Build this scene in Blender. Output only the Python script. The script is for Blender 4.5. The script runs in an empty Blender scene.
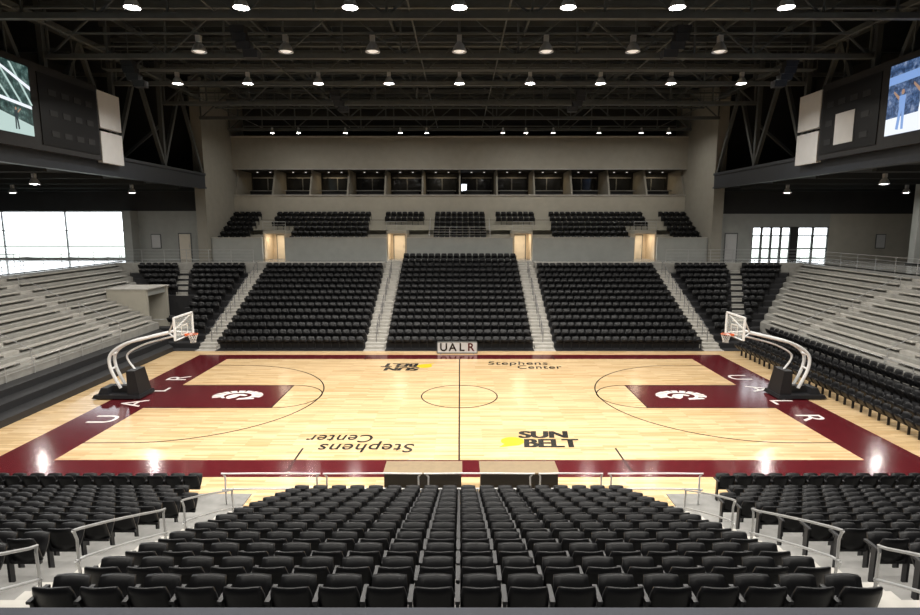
import bpy, math, random
import numpy as np
from mathutils import Vector, Matrix
random.seed(3)
C=bpy.context.scene.collection
CY=-26.94
def D(d): return d+CY      # distance from camera plane -> world Y

# ---------------------------------------------------------------- materials
def mat(name,col,rough=.6,metal=0,var=0,scale=4,spec=.5,bump=0,emit=None,es=0,coat=0):
    m=bpy.data.materials.new(name); m.use_nodes=True
    nt=m.node_tree; b=nt.nodes['Principled BSDF']
    b.inputs['Base Color'].default_value=(*col,1)
    b.inputs['Roughness'].default_value=rough
    b.inputs['Metallic'].default_value=metal
    b.inputs['Specular IOR Level'].default_value=spec
    b.inputs['Coat Weight'].default_value=coat
    b.inputs['Coat Roughness'].default_value=.08
    if emit:
        b.inputs['Emission Color'].default_value=(*emit,1); b.inputs['Emission Strength'].default_value=es
    if var or bump:
        tc=nt.nodes.new('ShaderNodeTexCoord'); n=nt.nodes.new('ShaderNodeTexNoise')
        n.inputs['Scale'].default_value=scale; n.inputs['Detail'].default_value=6
        nt.links.new(tc.outputs['Object'],n.inputs['Vector'])
        if var:
            r=nt.nodes.new('ShaderNodeMapRange')
            r.inputs['From Min'].default_value=.3;r.inputs['From Max'].default_value=.7
            r.inputs['To Min'].default_value=1-var;r.inputs['To Max'].default_value=1+var
            nt.links.new(n.outputs['Fac'],r.inputs['Value'])
            v=nt.nodes.new('ShaderNodeVectorMath'); v.operation='SCALE'
            v.inputs[0].default_value=col
            nt.links.new(r.outputs['Result'],v.inputs['Scale'])
            nt.links.new(v.outputs['Vector'],b.inputs['Base Color'])
        if bump:
            bp=nt.nodes.new('ShaderNodeBump'); bp.inputs['Strength'].default_value=bump
            nt.links.new(n.outputs['Fac'],bp.inputs['Height']); nt.links.new(bp.outputs['Normal'],b.inputs['Normal'])
    return m
def wood_mat():
    m=bpy.data.materials.new('maple_floor'); m.use_nodes=True
    nt=m.node_tree;b=nt.nodes['Principled BSDF']
    tc=nt.nodes.new('ShaderNodeTexCoord')
    br=nt.nodes.new('ShaderNodeTexBrick')
    br.inputs['Color1'].default_value=(.74,.54,.315,1);br.inputs['Color2'].default_value=(.54,.355,.165,1)
    br.inputs['Mortar'].default_value=(.45,.29,.14,1)
    br.inputs['Scale'].default_value=1;br.inputs['Brick Width'].default_value=1.8
    br.inputs['Row Height'].default_value=.13;br.inputs['Mortar Size'].default_value=.002
    br.inputs['Bias'].default_value=-.15
    nt.links.new(tc.outputs['Object'],br.inputs['Vector'])
    mp=nt.nodes.new('ShaderNodeMapping');mp.inputs['Scale'].default_value=(.5,9,1)
    n=nt.nodes.new('ShaderNodeTexNoise');n.inputs['Scale'].default_value=1.5;n.inputs['Detail'].default_value=6
    nt.links.new(tc.outputs['Object'],mp.inputs['Vector']);nt.links.new(mp.outputs['Vector'],n.inputs['Vector'])
    mx=nt.nodes.new('ShaderNodeMix');mx.data_type='RGBA';mx.blend_type='MULTIPLY'
    r=nt.nodes.new('ShaderNodeMapRange');r.inputs['From Min'].default_value=.3;r.inputs['From Max'].default_value=.7
    r.inputs['To Min'].default_value=.8;r.inputs['To Max'].default_value=1.14
    nt.links.new(n.outputs['Fac'],r.inputs['Value'])
    mx.inputs['Factor'].default_value=1
    nt.links.new(br.outputs['Color'],mx.inputs['A']);nt.links.new(r.outputs['Result'],mx.inputs['B'])
    nt.links.new(mx.outputs['Result'],b.inputs['Base Color'])
    b.inputs['Roughness'].default_value=.18;b.inputs['Specular IOR Level'].default_value=.5
    return m
WOOD=wood_mat()
MAROON=mat('maroon_paint',(.095,.010,.014),.14,var=.12,scale=3)
WHITEP=mat('white_paint',(.8,.78,.75),.25)
BLACKP=mat('black_paint',(.015,.013,.012),.25)
YELLOWP=mat('yellow_paint',(.75,.5,.02),.25)
SEAT=mat('black_seat_plastic',(.006,.006,.007),.42,var=.15,scale=20,spec=.32)
SEATM=mat('seat_frame_metal',(.012,.012,.014),.45)
CONC=mat('concrete_light',(.44,.42,.385),.75,var=.12,scale=2.5,bump=.05)
CONCD=mat('concrete_grey',(.32,.31,.285),.75,var=.12,scale=2.5,bump=.05)
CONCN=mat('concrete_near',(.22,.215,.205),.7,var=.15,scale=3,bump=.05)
PLAT=mat('dark_platform',(.02,.02,.022),.55,var=.15,scale=5)
BENCH=mat('bleacher_plank',(.42,.40,.36),.55,var=.08,scale=6)
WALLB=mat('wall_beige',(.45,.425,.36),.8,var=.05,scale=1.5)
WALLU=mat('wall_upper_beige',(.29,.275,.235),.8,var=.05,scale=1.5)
WALLG=mat('wall_grey',(.37,.38,.36),.8,var=.06,scale=1.5)
WALLD=mat('wall_dark',(.03,.03,.03),.85,var=.1,scale=1)
CEIL=mat('ceiling_dark',(.022,.025,.026),.9,var=.1,scale=1)
STEEL=mat('steel_truss_paint',(.075,.082,.082),.55,var=.1,scale=3)
STEELB=mat('steel_blue',(.03,.035,.045),.5,var=.1,scale=3)
RAIL=mat('rail_metal',(.5,.5,.5),.35,metal=.5,var=.05,scale=5)
RAILW=mat('rail_white_metal',(.7,.7,.7),.35,metal=.2,var=.05,scale=5)
RAILD=mat('rail_dark',(.17,.17,.18),.4,metal=.5,var=.05,scale=5)
CONF=mat('concourse_floor',(.34,.34,.33),.15,var=.08,scale=1)
WPAN=mat('white_panel',(.62,.62,.62),.5,var=.03,scale=2)
GOALW=mat('goal_white',(.8,.8,.8),.35,var=.03,scale=5)
PAD=mat('goal_pad',(.012,.012,.014),.45,var=.1,scale=8)
ORANGE=mat('rim_orange',(.7,.12,.02),.4,var=.05,scale=5)
TABT=mat('table_top',(.24,.175,.10),.5,var=.1,scale=6)
TABF=mat('table_skirt',(.012,.012,.012),.6,var=.1,scale=9)
DOORM=mat('door_cream',(.7,.64,.54),.6,var=.04,scale=3)
WARM=mat('portal_beige',(.6,.5,.37),.7,var=.04,scale=3)
FRAMED=mat('window_frame',(.12,.13,.13),.5,var=.05,scale=3)
FRAMEL=mat('window_frame_aluminium',(.5,.52,.53),.4,var=.05,scale=3)
BULB=mat('bulb_glow',(1,1,1),.5,emit=(1,.97,.92),es=40)
BULBD=mat('bulb_dim',(.8,.8,.8),.5,emit=(1,.95,.88),es=.5)
TVG=mat('television_glow',(.1,.1,.1),.4,emit=(.85,.9,1),es=3)
BELL=mat('lamp_aluminium',(.55,.55,.55),.35,metal=.4,var=.05,scale=8)
LEDGE=mat('ledge_blue_grey',(.018,.022,.036),.6,var=.1,scale=4)
GLASSD=mat('dark_glass',(.02,.022,.025),.08,var=.1,scale=2)
GRASS=mat('pale_paving',(.50,.53,.46),.9,var=.1,scale=.3)
CARPET=mat('suite_carpet',(.16,.13,.10),.9,var=.2,scale=3)
def glass():
    m=bpy.data.materials.new('clear_glass');m.use_nodes=True;nt=m.node_tree
    b=nt.nodes['Principled BSDF'];b.inputs['Base Color'].default_value=(.9,.95,.95,1)
    b.inputs['Roughness'].default_value=.05;b.inputs['Alpha'].default_value=.18
    return m
GLASS=glass()
def screen_mat(name,c1,c2,c3,seed,es):
    m=bpy.data.materials.new(name);m.use_nodes=True;nt=m.node_tree;b=nt.nodes['Principled BSDF']
    tc=nt.nodes.new('ShaderNodeTexCoord');v=nt.nodes.new('ShaderNodeTexNoise')
    v.noise_dimensions='4D';v.inputs['W'].default_value=seed
    v.inputs['Scale'].default_value=4;v.inputs['Detail'].default_value=6;v.inputs['Roughness'].default_value=.7
    nt.links.new(tc.outputs['Object'],v.inputs['Vector'])
    r=nt.nodes.new('ShaderNodeValToRGB')
    e=r.color_ramp.elements;e[0].position=.40;e[0].color=(*c1,1);e[1].position=.66;e[1].color=(*c3,1)
    k=e.new(.52);k.color=(*c2,1)
    nt.links.new(v.outputs['Fac'],r.inputs['Fac'])
    nt.links.new(r.outputs['Color'],b.inputs['Emission Color']);b.inputs['Emission Strength'].default_value=es
    b.inputs['Base Color'].default_value=(.02,.02,.02,1);b.inputs['Roughness'].default_value=.3
    return m
SCRL=screen_mat('screen_crowd_teal',(.005,.02,.02),(.03,.07,.065),(.15,.24,.22),2,1.0)
SCRR=screen_mat('screen_crowd_blue',(.01,.03,.08),(.06,.12,.26),(.3,.36,.5),7,1.0)
P_LIGHT=mat('screen_light_area',(.02,.02,.02),.4,emit=(.55,.72,.68),es=.9)
P_WHITE=mat('screen_white_area',(.02,.02,.02),.4,emit=(.9,.95,1),es=1.0)
P_BLUE=mat('screen_blue_area',(.02,.02,.02),.4,emit=(.25,.42,.8),es=.9)
P_SKIN=mat('screen_skin_area',(.02,.02,.02),.4,emit=(.5,.3,.2),es=.8)
P_DARK=mat('screen_dark_area',(.02,.02,.02),.4,emit=(.02,.04,.05),es=.8)

# ---------------------------------------------------------------- mesh builder
class MB:
    def __init__(s): s.v=[];s.f=[];s.m=[];s.mats=[]
    def mi(s,m):
        if m not in s.mats: s.mats.append(m)
        return s.mats.index(m)
    def add(s,vs,fs,m):
        o=len(s.v);s.v+= [tuple(p) for p in vs];k=s.mi(m)
        for f in fs: s.f.append(tuple(o+i for i in f));s.m.append(k)
    def box(s,x0,x1,y0,y1,z0,z1,m):
        if x0>x1:x0,x1=x1,x0
        if y0>y1:y0,y1=y1,y0
        if z0>z1:z0,z1=z1,z0
        s.add([(x0,y0,z0),(x1,y0,z0),(x1,y1,z0),(x0,y1,z0),(x0,y0,z1),(x1,y0,z1),(x1,y1,z1),(x0,y1,z1)],
          [(0,3,2,1),(4,5,6,7),(0,1,5,4),(1,2,6,5),(2,3,7,6),(3,0,4,7)],m)
    def prism(s,poly,z0,z1,m):
        a=sum(poly[i][0]*poly[(i+1)%len(poly)][1]-poly[(i+1)%len(poly)][0]*poly[i][1] for i in range(len(poly)))
        zz1=z1 if isinstance(z1,(list,tuple)) else [z1]*len(poly)
        if a<0: poly=poly[::-1];zz1=zz1[::-1]
        n=len(poly)
        s.add([(p[0],p[1],z0) for i,p in enumerate(poly)]+[(p[0],p[1],zz1[i]) for i,p in enumerate(poly)],
          [tuple(range(n))[::-1],tuple(range(n,2*n))]+[(i,(i+1)%n,n+(i+1)%n,n+i) for i in range(n)],m)
    def hexa(s,b,t,m):   # bottom 4 ccw, top 4
        s.add(list(b)+list(t),[(0,3,2,1),(4,5,6,7),(0,1,5,4),(1,2,6,5),(2,3,7,6),(3,0,4,7)],m)
    def tube(s,p,q,r,m,n=6,r2=None,caps=True):
        p=Vector(p);q=Vector(q);d=(q-p)
        if d.length<1e-6:return
        d.normalize();a=Vector((0,0,1)) if abs(d.z)<.9 else Vector((1,0,0))
        u=d.cross(a).normalized();w=d.cross(u).normalized();r2=r if r2 is None else r2
        vs=[];off=math.pi/n
        for P,R in((p,r),(q,r2)):
            for i in range(n):
                t=2*math.pi*i/n+off;vs.append(P+u*math.cos(t)*R+w*math.sin(t)*R)
        fs=[(i,(i+1)%n,n+(i+1)%n,n+i) for i in range(n)]
        if caps: fs+=[tuple(range(n))[::-1],tuple(range(n,2*n))]
        s.add(vs,fs,m)
    def path(s,pts,r,m,n=8):
        for a,b in zip(pts[:-1],pts[1:]): s.tube(a,b,r,m,n)
    def lathe(s,c,prof,m,n=14):
        vs=[];
        for (r,z) in prof:
            for i in range(n):
                t=2*math.pi*i/n;vs.append((c[0]+r*math.cos(t),c[1]+r*math.sin(t),c[2]+z))
        fs=[]
        for k in range(len(prof)-1):
            for i in range(n):
                fs.append((k*n+i,k*n+(i+1)%n,(k+1)*n+(i+1)%n,(k+1)*n+i))
        s.add(vs,fs,m)
    def make(s,name,bevel=0,smooth=False,parent=None):
        me=bpy.data.meshes.new(name);me.from_pydata(s.v,[],s.f)
        for m in s.mats: me.materials.append(m)
        me.polygons.foreach_set('material_index',s.m)
        if smooth: me.polygons.foreach_set('use_smooth',[True]*len(s.f))
        me.update();o=bpy.data.objects.new(name,me);C.objects.link(o)
        if bevel:
            b=o.modifiers.new('b','BEVEL');b.width=bevel;b.segments=2;b.limit_method='ANGLE'
        if parent:o.parent=parent
        return o
def single(name,m,*b):
    k=MB();k.box(*b,m);return k.make(name)
def smoothpath(pts,n=6):
    pts=[Vector(p) for p in pts];out=[]
    P=[pts[0]]+pts+[pts[-1]]
    for i in range(1,len(P)-2):
        for k in range(n):
            t=k/n;a,b,c,d=P[i-1],P[i],P[i+1],P[i+2]
            out.append(.5*((2*b)+(c-a)*t+(2*a-5*b+4*c-d)*t*t+(3*b-a-3*c+d)*t**3))
    out.append(pts[-1]);return out
def text(name,body,loc,rot,size,m,parent=None,shear=0,sx=1,align='CENTER',offset=0,ext=.002,space=1):
    cu=bpy.data.curves.new(name,'FONT');cu.body=body;cu.size=size;cu.align_x=align;cu.align_y='CENTER'
    cu.shear=shear;cu.extrude=ext;cu.offset=offset;cu.space_character=space;cu.materials.append(m)
    o=bpy.data.objects.new(name,cu);C.objects.link(o);o.location=loc;o.rotation_euler=rot;o.scale=(sx,1,1)
    if parent:o.parent=parent
    return o

# ---------------------------------------------------------------- shell
TOP=20.5; CON=5.0
k=MB();k.box(-28.9,28.9,-34,23.5,-.3,0,WOOD);k.make('floor')
single('ceiling',CEIL,-46,46,-34,35,TOP,TOP+.3)
single('wall_near',WALLD,-46,46,-34.3,-34,0,TOP)
single('wall_left',WALLD,-46.3,-46,-34.3,25.9,0,TOP)
single('wall_right',WALLD,46,46.3,-34.3,25.9,0,TOP)
single('wall_far',WALLD,-23,23,35,35.3,0,TOP)
YW=25.3
WX=-29.6
k=MB()
k.box(-46,-22.9,YW,YW+.3,9.35,TOP,WALLD)
k.box(WX,-22.9,YW,YW+.3,CON,9.35,WALLG)
k.box(-46,WX,YW,YW+.3,4.0,CON+.1,WALLG)
k.box(WX-.05,WX+.7,YW-1.2,YW,CON,9.35,WALLG)
k.make('wall_far_left')
k=MB()
for x in (-45.9,-41.2,-35.5,WX-.1): k.box(x-.06,x+.06,YW+.05,YW+.2,CON+.1,9.35,FRAMEL)
for z in (CON+.15,6.2,7.6,9.3): k.box(-46,WX,YW+.08,YW+.16,z-.045,z+.045,FRAMEL)
k.make('window_1')
W1,W2,W3,W4=26.4,29.9,30.5,33.3
k=MB()
k.box(22.9,46,YW,YW+.3,9.1,TOP,WALLD)
k.box(22.9,W1,YW,YW+.3,CON,9.1,WALLG)
k.box(W4,46,YW,YW+.3,CON,9.1,WALLB)
k.box(W1,W4,YW,YW+.3,7.95,9.1,WALLG)
k.box(W2,W3,YW,YW+.3,CON,7.95,WALLD)
k.make('wall_far_right')
k=MB()
for a,b in((W1,W2),(W3,W4)):
    n=4 if a<30 else 2
    for i in range(n+1):
        x=a+(b-a)*i/n;k.box(x-.09,x+.09,YW+.05,YW+.2,CON,7.95,FRAMED)
    for z in(CON+.12,CON+1.0,7.15,7.9):k.box(a,b,YW+.08,YW+.16,z-.06,z+.06,FRAMED)
k.make('window_2')
single('ground',GRASS,-120,120,27,160,4.2,4.3)
k=MB()
k.box(-46,-28.7,-34,YW+.0,4.6,CON,CONF)
k.box(28.7,46,-34,YW+.0,4.6,CON,CONF)
k.box(-28.7,28.7,D(49.45),D(51.3),4.6,CON,CONF)
k.box(-28.7,-17.2,D(48.4),YW,4.6,CON-.002,CONF);k.box(17.2,28.7,D(48.4),YW,4.6,CON-.002,CONF)
k.box(-23,23,YW,35,4.6,CON-.002,CONF)
k.make('concourse_floor')
k=MB()
k.box(36.2,35.6,18.2,18.8,CON,11.4,WALLG);k.box(36.3,35.5,18.1,18.9,CON,CON+.15,WALLD)
k.make('concourse_column')
k=MB();k.box(-25.3,-24.3,YW-.06,YW-.01,CON,7.3,DOORM);k.box(-25.4,-24.2,YW-.03,YW,CON,7.4,FRAMED);k.tube((-24.42,YW-.1,6.1),(-24.42,YW-.1,6.4),.02,RAIL)
k.make('door_1')
k=MB();k.box(24.0,25.0,YW-.06,YW-.01,CON,7.3,WPAN);k.box(23.9,25.1,YW-.03,YW,CON,7.4,FRAMED);k.tube((24.12,YW-.1,6.1),(24.12,YW-.1,6.4),.02,RAIL)
k.make('door_2')
for x in(-27.4,38.0):
    k=MB();k.box(x-.45,x+.45,YW-.05,YW-.01,6.0,7.3,FRAMED);k.box(x-.38,x+.38,YW-.07,YW-.05,6.07,7.23,WPAN);k.make('wall_poster')
for x,y in((-40,20.5),(-37.4,20.5),(38.5,20.0)):
    k=MB();k.box(x-1,x+1,y-.4,y+.4,CON+.72,CON+.76,PLAT)
    for a in(-.9,.9):
        for b in(-.32,.32):k.tube((x+a,y+b,CON),(x+a,y+b,CON+.72),.025,RAILD)
    k.make('folding_table')

# ---------------------------------------------------------------- side upper volumes, pilasters
for sx,nm in((-1,'left'),(1,'right')):
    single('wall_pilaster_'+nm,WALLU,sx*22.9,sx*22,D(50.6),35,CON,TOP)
    k=MB()
    k.box(sx*22.3,sx*46,-34,YW,11.4,11.6,CEIL)
    for y in range(-30,26,5): k.box(sx*22.5,sx*46,y-.15,y+.15,11.05,11.4,CEIL)
    k.make('ceiling_soffit_'+nm)
    single('wall_upper_'+nm,WALLD,sx*31,sx*31.3,-34,YW,11.6,TOP)
    k=MB()
    k.box(sx*22.15,sx*21.9,-33.9,D(50.5),11.35,12.3,STEELB)
    k.box(sx*22.3,sx*21.8,-33.9,D(50.5),12.3,12.5,STEELB);k.box(sx*22.3,sx*21.8,-33.9,D(50.5),11.2,11.35,STEELB)
    k.box(sx*22.25,sx*21.85,-33.9,D(50.5),18.6,19.0,STEEL)
    ys=[D(q) for q in(-4,2,8,14,20,26,32,38,44,50.2)]
    for a,b in zip(ys[:-1],ys[1:]):
        k.tube((sx*22.05,a,12.5),(sx*22.05,a,20.4),.2,STEEL,4)
        m_=(a+b)/2
        k.tube((sx*22.05,a,12.6),(sx*22.05,m_,18.7),.17,STEEL,4)
        k.tube((sx*22.05,m_,18.7),(sx*22.05,b,12.6),.17,STEEL,4)
        k.tube((sx*22.05,a,15.5),(sx*26.5,a,12),.13,STEEL,4)
        k.tube((sx*22.05,a,19),(sx*30.5,a,19),.16,STEEL,4)
    k.make('side_truss')

# ---------------------------------------------------------------- far suites
k=MB()
y0=D(57)
k.box(-22,22,y0,y0+.3,8.6,10.9,WALLB)
k.box(-22,22,y0-.08,y0+.4,10.9,11.02,CONC)
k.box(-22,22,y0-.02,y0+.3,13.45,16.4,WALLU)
k.box(-22,22,y0-.1,y0+.35,16.4,16.55,CONC)
k.box(-22,22,y0-.06,y0+.1,13.4,13.5,CONCD)
k.box(-22,22,y0+.3,y0+5,10.6,10.7,CARPET)
k.box(-22,22,y0+.3,y0+5,13.45,13.6,WALLD)
k.box(-22,22,y0+4.6,y0+4.8,10.7,13.45,WALLD)
k.box(-22,22,y0+.35,y0+3.5,16.4,16.5,WALLD)
k.box(-22,22,y0+3.4,y0+3.6,16.5,TOP,WALLD)
for i in range(13):
    x=-21.9+i*3.65
    k.hexa([(x-.08,y0+.02,11),(x+.08,y0+.02,11),(x+.08,y0+4.6,10.7),(x-.08,y0+4.6,10.7)],
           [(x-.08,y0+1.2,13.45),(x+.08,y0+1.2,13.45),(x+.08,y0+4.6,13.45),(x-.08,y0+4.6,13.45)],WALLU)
k.make('wall_suites')
for i in range(12):
    x=-21.9+i*3.65
    k=MB()
    k.box(x+.3,x+3.3,y0+4.5,y0+4.58,10.8,12.9,GLASSD)
    k.box(x+1.75,x+1.85,y0+4.45,y0+4.58,10.8,12.9,FRAMED)
    k.box(x+.25,x+3.35,y0+4.45,y0+4.58,12.9,13.0,CONCD)
    k.box(x+.3,x+3.3,y0+2.6,y0+3.1,11.5,11.58,CONCD);k.box(x+.5,x+3.1,y0+2.8,y0+2.9,10.7,11.5,PLAT)
    k.lathe((x+1.2,y0+3.2,13.38),[(0,0),(.09,0),(.1,.06)],BULBD,10);k.lathe((x+2.5,y0+3.2,13.38),[(0,0),(.09,0),(.1,.06)],BULBD,10)
    k.make('suite_interior')
    l=bpy.data.lights.new('suite_downlight','AREA');l.energy=6+8*((i*7)%3);l.size=.5;l.color=(1,.78,.5)
    o=bpy.data.objects.new('suite_downlight',l);C.objects.link(o);o.location=(x+1.8,y0+3.4,13.35)
k=MB()
k.box(.2,.7,y0+4.38,y0+4.44,11.6,12.3,TVG);k.box(.1,.8,y0+4.42,y0+4.49,11.5,12.4,FRAMED);k.make('suite_television')

# ---------------------------------------------------------------- seats
def grid2(cols,rows,fn,th):
    V=[];F=[]
    for side in(0,1):
        for j in range(rows):
            for i in range(cols):
                u=i/(cols-1)*2-1;w=j/(rows-1)
                p=fn(u,w);V.append((p[0],p[1]+side*th,p[2]))
    n=cols*rows
    for j in range(rows-1):
        for i in range(cols-1):
            a=j*cols+i
            F.append((a,a+1,a+1+cols,a+cols));F.append((n+a,n+a+cols,n+a+1+cols,n+a+1))
    bd=[i for i in range(cols)]+[j*cols+cols-1 for j in range(1,rows)]+[(rows-1)*cols+i for i in range(cols-2,-1,-1)]+[j*cols for j in range(rows-2,0,-1)]
    for a,b in zip(bd,bd[1:]+bd[:1]): F.append((b,a,n+a,n+b))
    return V,F
def seat_template(hi):
    k=MB()
    def back(u,w):
        rr=1-.12*max(0,(w-.6)/.4)**2*1
        x=.235*u*(rr if abs(u)>.9 else 1)
        return (x,-.06-.12*w+.06*u*u,.38+.45*w-.025*abs(u)**4*w)
    def pan(u,w):
        a=math.radians(30)
        L=.38*w
        return (.215*u*(1-.06*w*w),.03+L*math.sin(a)+.03*math.sin(w*3.14),.40+L*math.cos(a)-.02*u*u*w)
    v,f=grid2(9 if hi else 5,5 if hi else 3,back,.032);k.add(v,f,SEAT);nb=len(f)
    v,f=grid2(5 if hi else 3,4 if hi else 3,pan,.055);k.add(v,f,SEAT);nb+=len(f)
    for x in(-.265,):
        k.box(x-.028,x+.028,-.12,.20,.60,.635,SEATM)
        k.box(x-.02,x+.02,-.08,.02,0,.60,SEATM)
    k.box(-.24,.24,-.05,0,.34,.39,SEATM)
    return np.array(k.v),k.f,k.m,[i<nb for i in range(len(k.f))]
T_HI=seat_template(True);T_LO=seat_template(False)
def seats(name,places,T):
    if not places:return
    V,F,M,S=T;n=len(V);outs=[];FF=[]
    for q,(x,y,z,a) in enumerate(places):
        c,s=math.cos(a),math.sin(a)
        P=V.copy();X=V[:,0]*c-V[:,1]*s+x;Y=V[:,0]*s+V[:,1]*c+y
        P[:,0]=X;P[:,1]=Y;P[:,2]+=z+.002;outs.append(P)
        o=q*n;FF+=[tuple(i+o for i in f) for f in F]
    A=np.vstack(outs);me=bpy.data.meshes.new(name);me.from_pydata(A.tolist(),[],FF)
    me.materials.append(SEAT);me.materials.append(SEATM)
    me.polygons.foreach_set('material_index',M*len(places));me.polygons.foreach_set('use_smooth',S*len(places))
    o=bpy.data.objects.new(name,me);C.objects.link(o);return o
PITCH=.535
def rowx(x0,x1,P=None):
    P=P or PITCH
    n=int((x1-x0)/P);s=(x0+x1)/2-(n-1)*P/2
    return [s+i*P for i in range(n)]

# ---------------------------------------------------------------- far lower stand
F0=36.75;RD=.85;RR=.35
VOM=(13.3,16.3)      # tunnel opening on the left, world Y range
stand=MB();aisle=MB()
def fz(i): return max(.03,RR*i)
def xlim(sx,i):
    t=i*RD;x=18.7+.8*t
    if sx<0 and VOM[0]-.3<D(F0+i*RD+RD/2)<VOM[1]+.2: x=min(x,20.3)
    return x
for i in range(15):
    ya=D(F0+i*RD);yb=ya+RD
    stand.box(-4.9,4.9,ya,yb,0,fz(i),PLAT)
    if i<13:
        for sx in(-1,1):
            stand.box(sx*6.3,sx*16,ya,yb,0,fz(i),PLAT)
            xx=xlim(sx,i)
            if xx==20.3: stand.box(sx*17.3,sx*xx,ya,yb,0,fz(i),PLAT)
            else: stand.prism([(sx*17.3,ya),(sx*xx,ya),(sx*(xx+.8*RD),yb),(sx*17.3,yb)],0,fz(i),PLAT)
    for sx in(-1,1):
        for a,b in((4.9,6.3),(16,17.3)):
            if a>10 and i>12: continue
            aisle.box(sx*a,sx*b,ya,yb,0,fz(i)+.005,CONC)
            aisle.box(sx*(a+.1),sx*(b-.1),yb-.42,yb,0,fz(i)+.18,CONC)
for sx in(-1,1):
    stand.box(sx*6.3,sx*17.3,D(F0+13*RD),D(49.5),0,CON-.005,CONCD)
    stand.box(sx*17.3,sx*28.6,D(F0+13*RD),D(48.41),4.2,CON-.005,CONCD)
stand.make('far_seating_platform');aisle.make('far_aisle_stairs')
pl=[(x,D(F0+i*RD+.45),fz(i),math.pi) for i in range(15) for x in rowx(-4.9,4.9)]
seats('stadium_seating_section',pl,T_LO)
for sx in(-1,1):
    a,b=(6.3,16) if sx>0 else(-16,-6.3)
    seats('stadium_seating_section',[(x,D(F0+i*RD+.45),fz(i),math.pi) for i in range(13) for x in rowx(a,b)],T_LO)
    P=[]
    for i in range(13):
        t=i*RD
        x0=17.5;xm=17.9+.42*t;x1=xlim(sx,i)-.2
        for (p,q) in((x0,min(xm,x1)),(xm+.9,x1)):
            if q-p>.6:
                for x in rowx(p,q): P.append((sx*x,D(F0+i*RD+.45),fz(i),math.pi))
    seats('stadium_seating_section',P,T_LO)
    k=MB()
    for i in range(2,13):
        t=i*RD;xm=17.9+.42*t
        if xm+1.3>xlim(sx,i)+.01 and sx<0: continue
        ya=D(F0+i*RD)
        k.prism([(sx*xm,ya),(sx*(xm+.9),ya),(sx*(xm+.9+.42*RD),ya+RD),(sx*(xm+.42*RD),ya+RD)],fz(i),fz(i)+.02,CONCD)
        k.prism([(sx*(xm+.2),ya+.43),(sx*(xm+1.1),ya+.43),(sx*(xm+.9+.42*RD),ya+RD),(sx*(xm+.42*RD),ya+RD)],fz(i),fz(i)+.18,CONCD)
    k.make('corner_aisle_stairs')
def slope_rail(name,x,pts,m=RAIL,r=.025,h=.9):
    k=MB()
    for (ya,za,yb,zb) in pts:
        k.path(smoothpath([(x,ya,za),(x,ya,za+h-.1),(x,ya+.1*(1 if yb>ya else -1),za+h),(x,yb-.1*(1 if yb>ya else -1),zb+h),(x,yb,zb+h-.1),(x,yb,zb)],3),r,m,6)
        k.tube((x,(ya+yb)/2,(za+zb)/2),(x,(ya+yb)/2,(za+zb)/2+h),r,m,6)
        k.tube((x,ya,za+h*.5),(x,yb,zb+h*.5),r*.7,m,6)
    return k.make(name)
for x in(-5.6,5.6,-16.65,16.65):
    segs=[]
    for i0 in(1,4,7,10):
        i1=i0+2
        segs.append((D(F0+i0*RD+.3),fz(i0),D(F0+i1*RD+.3),fz(i1)))
    slope_rail('aisle_handrail',x,segs,RAILD,.022)

# ---------------------------------------------------------------- far upper tier
k=MB()
UP0=51.6
gaps=[(-17.5,-15.5),(-6.5,-4.7),(4.7,6.5),(15.5,17.5)]
solid=[(-21.98,-17.5),(-15.5,-6.5),(-4.7,4.7),(6.5,15.5),(17.5,21.98)]
for i in range(6):
    ya=D(UP0+i*RD);yb=ya+RD if i<5 else D(56.98);z=6.3+.45*i
    if i<3:
        for a,b in solid:k.box(a,b,ya,yb,CON,z,WALLB)
    else: k.box(-21.98,21.98,ya,yb,7.62 if i<4 else CON,z,WALLB)
for a,b in gaps:
    k.box(a+.01,b-.01,D(51.5),D(54.2),7.35,7.6,WALLB)
    k.box(a+.01,a+.12,D(51.5),D(54.0),CON,7.35,WARM);k.box(b-.12,b-.01,D(51.5),D(54.0),CON,7.35,WARM)
    k.box(a+.01,b-.01,D(54.0),D(54.15),CON,7.35,WARM)
k.make('upper_tier_platform')
k=MB()
for a,b in solid:
    hi=6.95
    k.box(a,b,D(51.2),D(51.45),CON,hi,WALLG);k.box(a-.0,b+.0,D(51.15),D(51.5),hi,hi+.08,CONC)
k.make('parapet_wall')
for n_,(a,b) in enumerate(gaps):
    c=(a+b)/2
    k=MB();k.box(c-.5,c+.5,D(53.92),D(53.98),CON,7.15,DOORM);k.box(c-.58,c+.58,D(53.96),D(54.0),CON,7.22,FRAMED)
    k.tube((c+.38,D(53.88),6),(c+.38,D(53.88),6.3),.02,RAIL)
    k.make('door_%d'%(n_+3))
    l=bpy.data.lights.new('portal_light','AREA');l.energy=42;l.size=.9;l.color=(1,.84,.62)
    o=bpy.data.objects.new('portal_light',l);C.objects.link(o);o.location=(c,D(52.6),7.3)
def upseats(a,b,rows,a3=None,b3=None):
    P=[]
    for i in rows:
        p,q=(a,b) if i>=3 else (a if a3 is None else a3,b if b3 is None else b3)
        P+=[(x,D(UP0+i*RD+.42),6.3+.45*i,math.pi) for x in rowx(p,q)]
    seats('stadium_seating_section',P,T_LO)
upseats(-17.8,-8.4,range(6),a3=-15.4);upseats(8.4,17.8,range(6),b3=15.4)
upseats(-7.2,-3.4,range(4,6));upseats(3.4,7.2,range(4,6))
upseats(-2.6,2.6,range(6));upseats(-22,-19,range(6));upseats(19,22,range(6))
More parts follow.
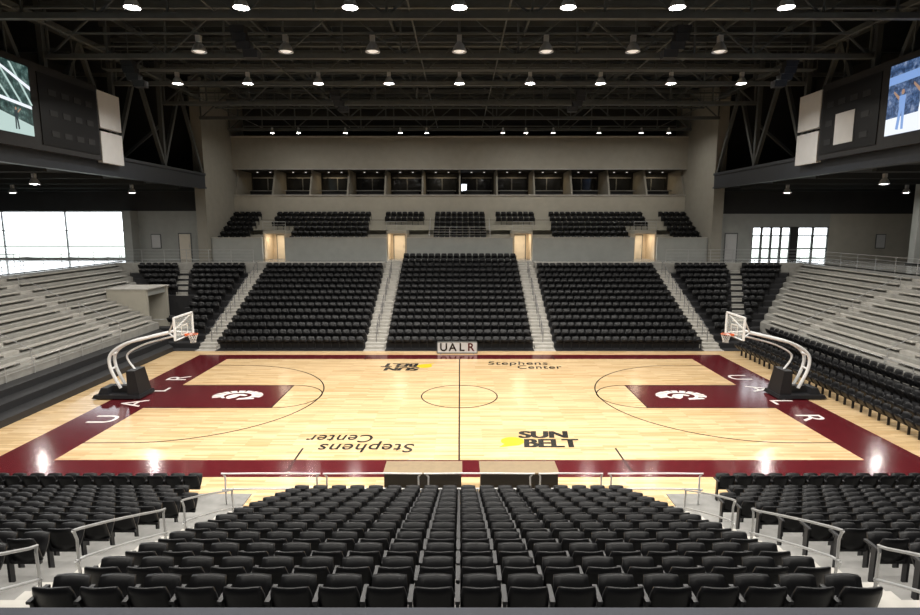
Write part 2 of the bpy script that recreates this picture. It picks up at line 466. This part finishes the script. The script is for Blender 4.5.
def railing(name,p,q,h=1.0,n=None,bars=3,m=RAIL,r=.022):
    p=Vector(p);q=Vector(q);L=(q-p).length;n=n or max(1,int(L/1.8));k=MB()
    for i in range(n+1):
        c=p+(q-p)*i/n;k.tube(c,c+Vector((0,0,h)),r,m,6)
    for b in range(bars):
        z=Vector((0,0,h*(1-b/(bars))));k.tube(p+z,q+z,r*(1 if b==0 else .7),m,6)
    return k.make(name)
railing('guard_rail',(-2.7,D(51.4),7.03),(2.7,D(51.4),7.03),.9,bars=4)
railing('guard_rail',(-2.75,D(51.7),6.4),(-2.75,D(54.5),7.65),1.1,bars=3)
railing('guard_rail',(2.75,D(51.7),6.4),(2.75,D(54.5),7.65),1.1,bars=3)
for a,b in gaps: railing('guard_rail',(a,D(51.6),7.6),(b,D(51.6),7.6),.8,n=2)

# ---------------------------------------------------------------- side stands
def side(sx):
    k=MB();g=MB()
    x0=18.7;n0=3 
    def yend(s): return 9.8+1.25*s
    s=0
    for j in range(n0):
        w=.8;z=.05+.35*j if sx>0 else .3+.32*j
        k.prism([(sx*(x0+s),-13),(sx*(x0+s+w),-13),(sx*(x0+s+w),yend(s+w)),(sx*(x0+s),yend(s))],0,z,PLAT)
        s+=w
    z=1.05;j=0
    while z<CON-.05:
        w=.77;z=min(z+.36,CON)
        xa=x0+s;xb=xa+w
        if sx<0 and xa<24.9:
            ye=yend(s);ye2=yend(s+w)
            g.prism([(sx*xa,-13),(sx*xb,-13),(sx*xb,min(VOM[0],ye2)),(sx*xa,min(VOM[0],ye))],0,z,CONCD)
            rng=[(-12.5,min(VOM[0],ye)-.3)]
            if ye>VOM[1]+.3:
                g.prism([(sx*xa,VOM[1]),(sx*xb,VOM[1]),(sx*xb,ye2),(sx*xa,ye)],0,z,CONCD);rng.append((VOM[1]+.3,ye-.3))
        else:
            g.prism([(sx*xa,-13),(sx*xb,-13),(sx*xb,yend(s+w)),(sx*xa,yend(s))],0,z,CONCD)
            rng=[(-12.5,yend(s)-.3)]
        cuts=[-6.5,1.0,8.5]
        for a,b in rng:
            e=[a]+[v for c in cuts for v in(c-.6,c+.6) if a<c<b]+[b]
            for p,q in zip(e[::2],e[1::2]):
                if q-p>.3 and z<CON-.1:
                    g.box(sx*(xa+.3),sx*(xa+.72),p,q,z+.14,z+.19,BENCH)
                    g.box(sx*(xa+.62),sx*(xa+.68),p,q,z,z+.14,CONCD)
        for c in cuts: 
            if z<CON-.1: g.box(sx*(xa+.4),sx*xb,c-.5,c+.5,z,z+.18,CONC)
        s+=w;j+=1
    k.make('folded_seating_platform' if sx<0 else 'courtside_seating_platform');g.make('end_bleachers')
    for c in(-6.5,1.0,8.5):
        m=MB()
        for (sa,sb) in((2.6,5.0),(5.8,8.6)):
            za=1.1+.36*(sa-2.4)/.77;zb=1.1+.36*(sb-2.4)/.77
            pts=[(sx*(x0+sa),c,za),(sx*(x0+sa),c,za+.85),(sx*(x0+sa+.1),c,za+.95),(sx*(x0+sb-.1),c,zb+.95),(sx*(x0+sb),c,zb+.85),(sx*(x0+sb),c,zb)]
            m.path(smoothpath(pts,3),.025,RAIL,6)
        m.make('aisle_handrail')
    railing('concourse_railing',(sx*28.75,-13,CON),(sx*28.75,22.0,CON),1.05,bars=4)
    railing('concourse_railing',(sx*28.7,D(48.6),CON),(sx*17.4,D(48.6),CON),1.05,bars=4)
    railing('front_bleacher_rail',(sx*21.0,-12,.95),(sx*21.0,8,.95),.75,bars=2,m=RAIL)
side(-1);side(1)
# vomitory (left): tunnel mouth opening toward the court
k=MB()
a,b=VOM
k.box(-25.0,-20.4,a,b,0,.4,CONC)
k.box(-24.9,-22.1,a-.02,a+.22,.4,3.6,WALLB);k.box(-24.9,-22.1,b-.22,b+.02,.4,3.6,WALLB)
k.box(-24.9,-22.2,a,b,3.15,3.6,WALLG);k.box(-24.95,-22.0,a-.06,b+.06,3.6,3.68,CONC)
k.box(-24.9,-24.7,a,b,.4,3.6,WARM)
k.box(-24.7,-24.62,a+.7,b-.7,.4,2.6,PLAT);k.box(-24.7,-24.6,a+.6,a+.7,.4,2.7,FRAMED);k.box(-24.7,-24.6,b-.7,b-.6,.4,2.7,FRAMED)
k.tube((-22.0,a+.1,1.5),(-20.5,a+.1,1.5),.025,RAIL);k.tube((-20.5,a+.1,.4),(-20.5,a+.1,1.5),.025,RAIL)
k.make('vomitory_tunnel')
# right courtside seats
P=[]
for j in range(4):
    xs=17.75+.8*j
    z=0 if j==0 else .05+.35*(j-1)
    ys=[-12+PITCH*1.02*q for q in range(41)]
    for y in ys: 
        if y<9+j*.6 : P.append((xs+.1 if j else xs,y,z,math.pi/2))
seats('stadium_seating_section',P,T_HI)

# ---------------------------------------------------------------- near stand
ND=.86;NR=.31
k=MB();al=MB()
def nd(i): return 15.3-ND*i
def nz(i): return max(.03,.05+NR*i)
for i in range(-1,12):
    f=nd(i)+.55;b=nd(i)-.31;z=nz(i)
    if i>=0:k.box(-5,5,D(b),D(f),0,z,CONCN)
    for sx in(-1,1):
        k.box(sx*6.4,sx*18.5,D(b),D(f),0,z,CONCN)
        if i>=0:
            al.box(sx*5,sx*6.4,D(b),D(f),0,z+.005,CONC)
            al.box(sx*5.1,sx*6.3,D(b),D(b+.42),0,z+.16,CONC)
k.box(-18.5,18.5,D(3.2),D(nd(11)-.31),0,3.5,CONCN)
k.make('near_seating_platform');al.make('near_aisle_stairs')
seats('stadium_seating_section',[(x,D(nd(i)+.17),nz(i),0) for i in range(12) for x in rowx(-5,5)],T_HI)
for sx in(-1,1):
    P=[]
    for i in range(-1,12):
        xs=rowx(6.5,16.5)
        if i<2: xs=xs[2:]
        for x in xs:P.append((sx*x,D(nd(i)+.17),nz(i),0))
    seats('stadium_seating_section',P,T_HI)
k=MB();k.box(-18.5,18.5,D(4.45),D(4.72),3.5,4.70,LEDGE);k.box(-18.5,18.5,D(4.35),D(4.84),4.70,4.79,LEDGE);k.make('balcony_ledge')
for sx in(-1,1):
    m=MB();x=sx*5.7
    for(da,db) in((13.6,11.2),(10.4,8.0),(7.2,5.4)):
        za=.05+NR*(15.3-da)/ND;zb=.05+NR*(15.3-db)/ND;h=1.05
        for hh in(h,h*.55):
            pts=[(x,D(da),za),(x,D(da),za+hh-.12),(x,D(da-.12),za+hh),(x,D(db+.12),zb+hh),(x,D(db),zb+hh-.12),(x,D(db),zb)]
            m.path(smoothpath(pts,3),.022,RAIL,8)
    m.make('aisle_handrail')
m=MB()
for(a,b)in((-6.9,-4.2),(-3.9,-1.2),(-.9,2.1),(2.4,4.2),(4.5,7.1)):
    for h in(.98,.5):
        m.path(smoothpath([(a,D(16.05),0),(a,D(16.05),h-.1),(a+.1,D(16.05),h),(b-.1,D(16.05),h),(b,D(16.05),h-.1),(b,D(16.05),0)],3),.026,RAILW,8)
m.make('front_guard_rail')

# ---------------------------------------------------------------- court paint
HL=14.325;HW=7.62
k=MB()
def rect(x0,x1,y0,y1,m,z=.004): k.box(x0,x1,y0,y1,.0005,z,m)
rect(-16.5,16.5,-9.0,-HW,MAROON);rect(-16.5,16.5,HW,8.75,MAROON)
rect(-16.5,-HL,-HW,HW,MAROON);rect(HL,16.5,-HW,HW,MAROON)
def arc(cx,cy,r,a0,a1,m,w=.06,z=.007,n=64,ry=None):
    ry=ry or r;q=ry/r
    for i in range(n):
        t0=a0+(a1-a0)*i/n;t1=a0+(a1-a0)*(i+1)/n
        k.prism([(cx+(r-w/2)*math.cos(t0),cy+q*(r-w/2)*math.sin(t0)),(cx+(r+w/2)*math.cos(t0),cy+q*(r+w/2)*math.sin(t0)),
                 (cx+(r+w/2)*math.cos(t1),cy+q*(r+w/2)*math.sin(t1)),(cx+(r-w/2)*math.cos(t1),cy+q*(r-w/2)*math.sin(t1))],.001,z,m)
arc(0,0,1.83,0,2*math.pi,BLACKP)
k.box(-.03,.03,-HW,HW,.001,.007,BLACKP)
for sx in(-1,1):
    k.box(sx*8.535,sx*HL,-1.83,1.83,.001,.004,MAROON)
    for y in(-1.83,1.83): k.box(sx*8.5,sx*HL,y-.03,y+.03,.001,.008,BLACKP)
    k.box(sx*8.51,sx*8.57,-1.83,1.83,.001,.008,BLACKP)
    c=math.pi if sx<0 else 0
    arc(sx*8.535,0,1.83,c+math.pi-math.pi/2,c+math.pi+math.pi/2,BLACKP)
    hx=sx*(HL-1.575)
    arc(hx,0,6.02,c+math.pi/2,c+3*math.pi/2,BLACKP,n=90)
    for y in(-6.02,6.02): k.box(hx,sx*HL,y-.03,y+.03,.001,.007,BLACKP)
    for y,l in((-7.6,1.9),(8.0,.9)): k.box(sx*5.78,sx*5.85,y-l/2*1.1,y+l/2*1.1,.001,.009,BLACKP)
    cx=sx*10.75
    n=11
    for q in range(n):
        t0=math.radians(-20+q*21);t1=t0+math.radians(16)
        k.prism([(cx+.72*math.cos(t0),.02+.5*math.sin(t0)),(cx+1.2*math.cos(t0),.02+.82*math.sin(t0)),(cx+1.22*math.cos(t1),.02+.84*math.sin(t1)),(cx+.72*math.cos(t1),.02+.5*math.sin(t1))],.001,.009,WHITEP)
    arc(cx,.02,.74,math.radians(-60),math.radians(225),WHITEP,w=.16,z=.0095,n=40,ry=.52)
    k.prism([(cx-.5,-.1),(cx-.3,.22),(cx+.15,.3),(cx+.45,.1),(cx+.35,-.05),(cx+.1,.05),(cx,-.25),(cx-.25,-.5),(cx-.4,-.4)],.001,.009,WHITEP)
    k.prism([(cx+.15,-.62),(cx+.95,-.5),(cx+.9,-.3),(cx+.2,-.38)],.001,.009,WHITEP)
court=k.make('court_markings')
ZT=.011
for i,ch in enumerate('UALR'):
    text('end_lettering_w',ch,(-15.1,-3.35+2.17*i,ZT),(0,0,math.pi/2),1.55,WHITEP,court,ext=.001)
    text('end_lettering_e',ch,(15.1,3.35-2.17*i,ZT),(0,0,-math.pi/2),1.55,WHITEP,court,ext=.001)
for sgn,rz in((1,0),(-1,math.pi)):
    def pl_(x,y): return(sgn*x,sgn*y,ZT)
    text('venue_lettering','Stephens',pl_(3.45,6.5),(0,0,rz),1.15,BLACKP,court,shear=.12,sx=.8,ext=.001,space=1.08,offset=.008)
    text('venue_lettering_b','Center',pl_(4.6,5.55),(0,0,rz),1.1,BLACKP,court,shear=.12,sx=.76,ext=.001,space=1.08,offset=.008)
    for dx in(-.04,0,.04):
        text('sponsor_lettering','SUN',pl_(3.3+dx,-5.2),(0,0,rz),1.0,BLACKP,court,offset=.018,sx=1.0,ext=.001-.0002*(dx!=0),shear=.12)
        text('sponsor_lettering_b','BELT',pl_(3.45+dx,-6.1),(0,0,rz),1.15,BLACKP,court,offset=.018,sx=.84,ext=.001-.0002*(dx!=0),shear=.12)
k=MB()
for sgn in(1,-1):
    k.prism([(sgn*(2.05+.45*math.cos(t)),sgn*(-5.85+.42*math.sin(t))) for t in[math.pi*2*i/20 for i in range(20)]],.001,.009,YELLOWP)
    k.prism([(sgn*1.5,sgn*-6.45),(sgn*2.3,sgn*-6.25),(sgn*1.7,sgn*-6.15)],.001,.0095,YELLOWP)
k.make('sun_emblem',parent=court)

# ---------------------------------------------------------------- basketball goals
def goal(sx):
    k=MB()
    X=lambda x:sx*x
    def hx(x0,x1,y,z0,z1,tx0,tx1,ty,m):
        a=[(X(x0),-y,z0),(X(x1),-y,z0),(X(x1),y,z0),(X(x0),y,z0)];b=[(X(tx0),-ty,z1),(X(tx1),-ty,z1),(X(tx1),ty,z1),(X(tx0),ty,z1)]
        k.hexa(a,b,m)
    hx(17.4,15.1,.68,.06,.22,17.3,15.15,.64,PAD)
    hx(17.2,16.7,.5,.22,.5,17.1,16.8,.4,PAD)
    hx(15.75,15.2,.55,.22,1.35,15.8,15.4,.46,PAD)
    hx(16.8,15.7,.18,.22,.55,16.6,15.75,.15,PAD)
    for x in(17.1,15.4):
        for y in(-.6,.6): k.tube((X(x),y-.05,.08),(X(x),y+.05,.08),.068,RAILD,10)
    for y in(-.22,.22):
        k.path(smoothpath([(X(16.25),y,.45),(X(16.65),y,1.4),(X(16.6),y,2.1),(X(15.9),y,2.6),(X(14.9),y,2.88),(X(13.75),y,3.15)],5),.075,GOALW,8)
    k.path(smoothpath([(X(15.6),0,1.3),(X(15.95),0,2.0),(X(15.2),0,2.5),(X(14.2),0,2.8),(X(13.6),0,2.95)],5),.045,GOALW,8)
    for q in((16.63,1.4),(16.55,2.1),(15.2,2.82),(14.2,3.05)): k.tube((X(q[0]),-.24,q[1]),(X(q[0]),.24,q[1]),.05,GOALW,8)
    for y in(-.22,.22):
        for yy,zz in((-.75,3.85),(.75,3.85),(-.75,3.0),(.75,3.0)):
            if yy*y>0:k.tube((X(13.75),y,3.15),(X(13.18),yy,zz),.035,GOALW,6)
    xb=13.105
    k.box(X(xb),X(xb+.02),-.88,.88,2.93,3.93,GLASS)
    for z in(2.9,3.97):k.box(X(xb-.02),X(xb+.06),-.915,.915,z-.035,z+.035,GOALW)
    for y in(-.9,.9):k.box(X(xb-.02),X(xb+.06),y-.035,y+.035,2.9,3.97,GOALW)
    for y in(-.3,.3):k.box(X(xb-.012),X(xb-.004),y-.025,y+.025,3.05,3.5,WHITEP)
    for z in(3.07,3.5):k.box(X(xb-.012),X(xb-.004),-.3,.3,z-.025,z+.025,WHITEP)
    k.box(X(xb-.04),X(xb+.07),-.93,.93,2.83,2.9,PAD)
    cx=xb-.15-.23
    ring=[(X(cx)+.23*math.cos(t),.23*math.sin(t),3.05) for t in[2*math.pi*i/20 for i in range(21)]]
    k.path(ring,.016,ORANGE,6);k.box(X(xb-.16),X(xb-.02),-.07,.07,2.97,3.06,ORANGE)
    n=12
    for i in range(n):
        t=2*math.pi*i/n
        for dt in(-1,1):
            prev=None
            for s_ in range(5):
                a=t+dt*s_*math.pi/n*.99;r=.225-.10*min(1,s_/3.0);z=3.04-.10*s_
                p=(X(cx)+r*math.cos(a),r*math.sin(a),z)
                if prev:k.tube(prev,p,.006,WHITEP,3,caps=False)
                prev=p
    return k.make('basketball_hoop')
goal(-1);goal(1)

# ---------------------------------------------------------------- tables & sign
for a,b in((-2.32,.1),(.64,3.06)):
    k=MB();k.box(a,b,D(16.6),D(17.5),.71,.75,TABT)
    k.box(a+.03,b-.03,D(16.61),D(16.64),.05,.71,TABF);k.box(a+.03,b-.03,D(17.44),D(17.47),.05,.71,TABF)
    k.box(a+.03,a+.06,D(16.64),D(17.44),.05,.71,TABF);k.box(b-.06,b-.03,D(16.64),D(17.44),.05,.71,TABF)
    for x in(a+.1,b-.1):
        for y in(D(16.72),D(17.38)):k.tube((x,y,0),(x,y,.7),.02,RAILD)
    k.make('scorers_table')
k=MB();ys=D(36.0)
k.box(-1.4,1.1,ys,ys+.06,.05,.78,WPAN);k.box(-1.45,1.15,ys-.01,ys+.07,.74,.8,FRAMED);k.box(-1.45,1.15,ys-.01,ys+.07,.02,.08,FRAMED)
for x in(-1.45,1.1):k.box(x,x+.05,ys-.01,ys+.07,.02,.8,FRAMED)
for x in(-1.2,.9):k.box(x-.03,x+.03,ys-.15,ys+.25,0,.04,FRAMED)
sg=k.make('courtside_sign')
for i,ch in enumerate('UALR'):
    text('sign_letter_%d'%(i+1),ch,(-1.02+.58*i,ys-.012,.41),(math.pi/2,0,0),.72,BLACKP if i<3 else MAROON,sg,offset=.015)

# ---------------------------------------------------------------- video boards
for sx in(-1,1):
    k=MB();x=sx*21.45
    k.box(x,sx*21.8,D(22.5),D(35.4),12.0,16.3,PLAT)
    k.box(x-sx*.05,x,D(22.9),D(29.9),12.6,15.95,SCRL if sx<0 else SCRR)
    k.box(x-sx*.04,x,D(30.5),D(35.2),12.3,15.9,SEAT)
    for r in range(3):
        for c_ in range(4):
            k.box(x-sx*.055,x-sx*.04,D(31.2+c_),D(31.8+c_),12.8+r*1.05,13.1+r*1.05,PLAT)
    for z0,z1 in((11.9,13.75),(13.95,16.1)):
        k.box(x,sx*21.75,D(35.5),D(37.7),z0,z1,WPAN)
    if sx>0: k.box(x-sx*.07,x-.05*sx,D(32.3),D(33.9),12.7,14.4,WPAN)
    for y in(24,29,34):k.tube((sx*21.7,D(y),16.2),(sx*21.78,D(y),18.5),.05,STEEL,4)
    # flat picture shown on the screen: court, stand lines and players
    def shape(pts,m,lay):
        xx=x-sx*(.052+.002*lay)
        k.add([(xx,D(p[0]),p[1]) for p in pts],[tuple(range(len(pts)))],m)
    def player(c,z,h,m):
        shape([(c-.10*h,z),(c-.02*h,z),(c,z+.45*h),(c+.06*h,z),(c+.15*h,z+.02*h),(c+.09*h,z+.5*h),(c+.12*h,z+.8*h),(c-.10*h,z+.8*h),(c-.09*h,z+.45*h)],m,3)
        shape([(c+.05*h*math.cos(t)+.01,z+.88*h+.065*h*math.sin(t)) for t in[i*math.pi/5 for i in range(10)]],P_SKIN,4)
        shape([(c+.1*h,z+.78*h),(c+.3*h,z+.95*h),(c+.31*h,z+.9*h),(c+.12*h,z+.7*h)],P_SKIN,4)
    if sx<0:
        shape([(22.9,12.6),(29.9,12.6),(29.9,13.1),(26,13.9),(22.9,13.7)],P_LIGHT,1)
        for q in range(5): shape([(25+q*.9,15.9),(25.15+q*.9,15.9),(27.2+q*.7,14.1),(27.05+q*.7,14.1)],P_LIGHT,1)
        shape([(22.9,14.5),(29.9,13.9),(29.9,14.05),(22.9,14.68)],P_WHITE,2)
        shape([(27.2,15.9),(27.5,15.9),(29.9,15.0),(29.9,14.8)],P_WHITE,2)
        for c,z,h in((25.2,12.8,1.3),(27.2,12.75,1.2),(28.8,12.8,1.1)): player(c,z,h,P_DARK)
    else:
        shape([(22.9,12.6),(29.9,12.6),(29.9,13.4),(22.9,13.6)],P_WHITE,1)
        shape([(22.9,15.2),(29.9,15.0),(29.9,15.4),(22.9,15.6)],P_BLUE,1)
        for c,z,h,m in((24.4,12.8,2.2,P_BLUE),(26.2,12.75,2.3,P_WHITE),(27.6,12.8,2.2,P_WHITE),(28.9,12.8,2.0,P_BLUE)): player(c,z,h,m)
    k.make('video_scoreboard')

# ---------------------------------------------------------------- roof trusses
def truss(y):
    k=MB();z0,z1=17.0,19.6
    for z in(z0,z1):
        k.box(-21.8,21.8,y-.14,y+.14,z-.12,z+.12,STEEL)
    n=14;w=43.4/n
    for i in range(n+1):
        x=-21.7+i*w;k.tube((x,y,z0),(x,y,z1),.07,STEEL,4)
        if i<n:
            if i%2==0:k.tube((x,y,z0),(x+w,y,z1),.065,STEEL,4)
            else:k.tube((x,y,z1),(x+w,y,z0),.065,STEEL,4)
    return k.make('roof_truss')
for d in(2,8,14,20,26,32,38,44,50,56): truss(D(d))
k=MB()
for x in[-20+4*i for i in range(11)]:
    k.box(x-.07,x+.07,-33.9,D(60),19.8,20.05,STEEL)
    ya=-20.0
    while ya<D(56):
        k.tube((x,ya,19.85),(x,ya+1,20.4),.03,STEEL,3,caps=False);k.tube((x,ya+1,20.4),(x,ya+2,19.85),.03,STEEL,3,caps=False);ya+=2
for x in(-18.7,-10.4,-2.1,2.1,10.4,18.7): k.tube((x,-20,17.2),(x,D(56.8),17.2),.04,STEEL,5)
for d in[5+2*i for i in range(27)]: k.box(-21.9,21.9,D(d)-.05,D(d)+.05,20.1,20.4,STEEL)
for d in(23,29,35,41,47,53): k.tube((-21.7,D(d),18.4),(21.7,D(d),18.4),.08,STEEL,6)
k.make('roof_purlins')
for d in(24.6,36.6,47):
    k=MB()
    k.box(-21.5,21.5,D(d)-.35,D(d)+.35,17.45,17.5,STEEL)
    for s_ in(-.35,.35):
        for z in(18.0,18.5):k.tube((-21.5,D(d)+s_,z),(21.5,D(d)+s_,z),.025,STEEL,4)
        for q in range(36):k.tube((-21.5+q*1.228,D(d)+s_,17.5),(-21.5+q*1.228,D(d)+s_,18.5),.02,STEEL,4)
    k.make('catwalk')
for x,d in((-8.2,39.5),(8,39.5),(-9.8,27),(9.9,27),(-17.8,32.5),(17.8,32.5)):
    k=MB();z=16.9
    for i in range(4):
        dx=(.12*i*i*.5)*(1 if x<0 else -1)
        k.hexa([(x-.3+dx,D(d)-.2,z-.32),(x+.3+dx,D(d)-.2,z-.32),(x+.3+dx,D(d)+.25,z-.32),(x-.3+dx,D(d)+.25,z-.32)],
               [(x-.33+dx,D(d)-.25,z),(x+.33+dx,D(d)-.25,z),(x+.33+dx,D(d)+.25,z),(x-.33+dx,D(d)+.25,z)],PAD)
        z-=.34
    k.tube((x,D(d),16.9),(x,D(d),20.4),.03,STEEL)
    k.make('hanging_speaker')

# ---------------------------------------------------------------- lamps
def lampmesh(lit):
    k=MB()
    k.tube((0,0,.55),(0,0,.73),.015,STEEL,6)
    k.box(-.1,.1,-.1,.1,.35,.6,BELL)
    k.lathe((0,0,0),[(.1,.35),(.13,.30),(.2,.22),(.28,.05),(.31,-.05),(.305,-.055),(.27,.05),(.19,.2),(.0,.25)],BELL,16)
    k.lathe((0,0,0),[(0,-.08),(.14,-.06),(.24,.0),(.2,.1),(0,.14)],BULB if lit else BULBD,14)
    o=k.make('t');me=o.data;bpy.data.objects.remove(o);me.name='lamp_lit' if lit else 'lamp_off';return me
ML=lampmesh(True);MO=lampmesh(False)
def lamp(x,d,z,lit,W,col=(1,.96,.885),size=.5,sc=1,spread=150):
    o=bpy.data.objects.new('high_bay_lamp',ML if lit else MO);C.objects.link(o);o.location=(x,D(d),z);o.scale=(sc,sc,sc)
    if lit:
        l=bpy.data.lights.new('lamp_light','AREA');l.shape='DISK';l.size=size*sc;l.energy=W;l.color=col;l.spread=math.radians(spread)
        q=bpy.data.objects.new('lamp_light',l);C.objects.link(q);q.location=(0,0,-.12);q.parent=o
G=4.15
for d,lit,n,W in((3,True,3,130),(11,True,4,200),(17.3,True,4,370),(23.3,True,3,410),(29,False,3,0),(35.4,True,4,370)):
    for i in range(-n,n+1):
        lamp(i*G,d,16.45,lit,W,sc=1.15 if not lit else 1)
for x in(-16.4,-14.1,-5.2,-2.9,3.8,5.8,8.2,12.2,15.9,18.3,-10): lamp(x,52,16.1,True,90,sc=.7,spread=180)
for sx in(-1,1):
    for x,d in((23.9,42.7),(32.6,42.7),(23.9,33),(32.6,33),(28,20)): lamp(sx*x,d,10.5,True,165,sc=.9,spread=180)
k=MB()
for d in(3,11,17.3,23.3,29,35.4,52):
    k.box(-19,19,D(d)-.04,D(d)+.04,17.2 if d<52 else 16.62,17.28 if d<52 else 16.7,STEEL)
k.make('lamp_conduit')

# ---------------------------------------------------------------- world & camera
w=bpy.data.worlds.new('World');bpy.context.scene.world=w;w.use_nodes=True
bg=w.node_tree.nodes['Background'];bg.inputs[0].default_value=(.9,.96,1,1);bg.inputs[1].default_value=4.5
cam=bpy.data.cameras.new('Camera');cam.lens=574.6/920*36;cam.sensor_width=36;cam.clip_end=500
co=bpy.data.objects.new('Camera',cam);C.objects.link(co)
co.location=(0.03,CY,8.30);co.rotation_euler=(math.radians(90-8.38),0,0)
bpy.context.scene.camera=co
s=bpy.context.scene
s.view_settings.view_transform='Standard';s.view_settings.look='None'
